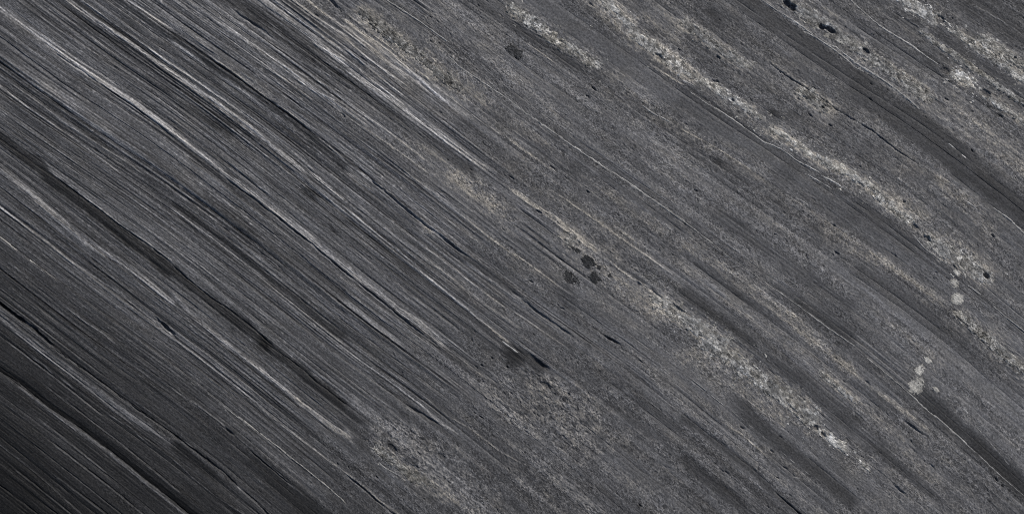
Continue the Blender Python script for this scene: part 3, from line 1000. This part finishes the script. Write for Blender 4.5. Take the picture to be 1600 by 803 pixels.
seam('j', [20,415,100,470,200,530,300,600,380,660,460,690,540,750,640,800], 0.9, 0.32)
seam('k', [0,285,80,330,160,380,240,440,320,510], 1.4, 0.32)
seam('k', [10,310,60,335], 0.9, 0.32)
seam('k', [0,5,60,60,130,120,200,165,280,210,350,265,440,320], 1.0, 0.28)
seam('k', [420,640,480,690], 0.9, 0.48)
seam('k', [502,712,545,747], 1.0, 0.5)
seam('m', [0,220,120,310,220,390,320,460,440,545,560,630,680,720,803,803], 0.8, 0.22)
seam('m', [570,0,640,40,715,85], 0.9, 0.36)
seam('m', [655,15,720,50,785,95], 1.1, 0.40)
seam('m', [535,115,600,155], 0.9, 0.32)
seam('n', [280,280,340,350,420,410,470,440], 0.9, 0.34)
seam('n', [530,510,620,580], 0.9, 0.34)
seam('n', [650,610,720,670,803,735], 1.0, 0.30)
seam('n', [520,120,600,180], 0.9, 0.32)
seam('n', [660,160,740,220,803,280], 0.9, 0.32)
seam('o', [20,150,160,270,280,360,400,460,520,560,620,640], 0.8, 0.24)
seam('o', [520,632,572,636], 0.8, 0.32)
seam('p', [60,70,100,100,220,200,330,300,440,390,560,500,680,610,803,715], 0.9, 0.24)
seam('p', [515,305,550,342], 1.0, 0.34)
seam('p', [560,375,680,510,740,580], 0.8, 0.24)
seam('h', [150,560,200,600,240,620], 1.2, 0.32)
seam('e', [803,800,760,770,720,740], 0.9, 0.26)
seam('h', [720,-5,803,55], 1.1, 0.34)


# pale lichen crusts: each patch is a thing
def crust_colour(base, k):
    def colour(s, u, f):
        f1, f2, v = cells(s / 5.2, u / 4.6, 60 + k)
        a = base * 0.95 * np.exp(1.05 * (v - 0.55) + 0.40 * pn(s / 14, u / 9, 70) + 0.5 * ss(0.22, 0.02, f2 - f1) - 0.35 * ss(0.1, 0.5, f1) + 0.2 * pn(s / 2.6, u / 2.4, 71))
        w = np.clip(0.5 + 0.6 * pn(s / 40, u / 18, 72), 0, 1)[..., None]
        return np.clip(a[..., None] * (np.array([1.05, 1.0, 0.90]) * w + np.array([0.99, 1.0, 1.01]) * (1 - w)), 0.02, 0.7)
    return colour




def crust(c, label, t, p, hw, base=0.30, cover=0.0):
    k = Stroke(t, p, hw, soft=hw * 1.6, rough=0.7, taper=18)

    def field(s, u):
        m = k.mask(s, u)
        n = 0.55 * pn(s / 13, u / 8, 80 + c) + 0.60 * pn(s / 5.2, u / 4.0, 81) + 0.28 * pn(s / 2.6, u / 2.3, 82)
        f1, f2, v = cells(s / 5.2, u / 4.6, 60 + c)
        f = 1.40 * m - 0.50 + cover + 0.80 * n - 0.45 * ss(0.16, 0.0, f2 - f1) - 1.6 * np.clip(pn(s / 7, u / 4.8, 83) - 0.26, 0, 1)
        for i in range(len(PITS)):
            if k.box[0] - 30 < _ps[i] < k.box[1] + 30 and k.box[2] - 15 < _pu[i] < k.box[3] + 15:
                f = f - 2.2 * pit_mask(i, s, u)
        return np.where(f > 0, 0.12 + 0.5 * np.minimum(f, 1.0) + 0.30 * n, f)
    o = overlay('lichen_crust', k.box[0], k.box[1], k.box[2], k.box[3], field, crust_colour(base, c), M_CRUST)
    if o:
        o['label'] = label
        o['category'] = 'lichen'
        o['group'] = 'pale lichen crusts along the beds'


for c_, a_ in enumerate(CRUSTS):
    crust(c_, *a_)


# round lichens and dark lichens
def spot(name, label, x, y, a, b, base, mat, dark_=False, ring=False, group=None):
    s0, u0 = [float(v[0]) for v in px_su(np.array([float(x)]), np.array([float(y)]))]
    R = max(a, b)
    sd = int(x * 7 + y) % 97

    def rad(s, u):
        r = np.sqrt(((s - s0) / a) ** 2 + ((u - u0) / b) ** 2)
        return r + (0.40 if dark_ else 0.14) * pn(s / 9, u / 4.2, sd) + (0.42 if dark_ else 0.26) * pn(s / 3.4, u / 2.2, sd + 1)

    def field(s, u):
        r = rad(s, u)
        f = 1.05 - r
        if ring:
            f = f - 0.6 * ss(0.75, 0.35, r)
        th = 0.10 if dark_ else 0.2
        return np.where(f > 0, 0.15 + th * np.minimum(f * 2.2, 1) + (0.12 if dark_ else 0.28) * pn(s / 2.6, u / 2.4, 90), f * 2)

    def colour(s, u, f):
        r = rad(s, u)
        f1, f2, v = cells(s / 3.4, u / 3.2, 90)
        aa = base * (1.0 if dark_ else 1.12) * np.exp(0.3 * (v - 0.5) + 0.25 * pn(s / 5, u / 5, 91) + (0 if dark_ else 0.10 - 0.30 * ss(0.4, 1.0, r)) + 0.15 * pn(s / 2.2, u / 2.2, 92))
        c = np.array([0.97, 0.99, 1.03]) if dark_ else np.array([1.03, 1.0, 0.93])
        return aa[..., None] * c
    o = overlay(name, s0 - 1.6 * R, s0 + 1.6 * R, u0 - 1.6 * R, u0 + 1.6 * R, field, colour, mat, ds=0.9, du=0.9)
    o['label'] = label
    o['category'] = 'lichen'
    o['group'] = group


G1 = 'round pale lichens on the right'
spot('round_lichen', 'large pale lichen disc, uppermost group, fading at its edges', 1496, 467, 9.5, 11, 0.36, M_CHALK, group=G1)
spot('round_lichen', 'small ring-shaped pale lichen above the large fading disc', 1491, 443, 7, 7.2, 0.31, M_CHALK, ring=True, group=G1)
spot('round_lichen', 'small pale lichen touching the largest rough crust', 1495, 426, 6, 5, 0.36, M_CHALK, group=G1)
spot('round_lichen', 'biggest round lichen with a bright rim, lowest on the right', 1432, 602, 11.5, 11, 0.31, M_CHALK, group=G1)
spot('round_lichen', 'medium round lichen just above the biggest rimmed one', 1437, 578, 7.5, 7.2, 0.34, M_CHALK, group=G1)
spot('round_lichen', 'small slanted oval lichen, top of the lower group', 1450, 563, 7, 4, 0.36, M_CHALK, group=G1)
spot('round_lichen', 'tiny lichen fleck right of the biggest rimmed lichen', 1462, 608, 6, 3, 0.29, M_CHALK, group=G1)
G2 = 'dark lichen spots near the middle'
spot('dark_lichen', 'upper of three black lichen spots near the middle', 919, 409, 11, 8.5, 0.035, M_DARK, True, group=G2)
spot('dark_lichen', 'largest, leftmost of three black lichen spots near the middle', 892, 434, 13, 9.5, 0.035, M_DARK, True, group=G2)
spot('dark_lichen', 'rightmost of three black lichen spots near the middle', 930, 434, 9, 7, 0.035, M_DARK, True, group=G2)
spot('dark_lichen', 'small black sliver above the three black lichen spots', 898, 389, 8.5, 3.5, 0.04, M_DARK, True, group=G2)
spot('dark_lichen', 'tiny round black dot right of the three black spots', 936, 418, 3.4, 3.0, 0.035, M_DARK, True, group=G2)
spot('dark_lichen', 'tiny black dot among pale grain far right of three spots', 953, 431, 3.2, 3.0, 0.035, M_DARK, True, group=G2)
spot('dark_lichen', 'soft dark smudge of lichen above the middle, near the top', 803, 81, 13, 9, 0.05, M_DARK, True, group='dark smudges')
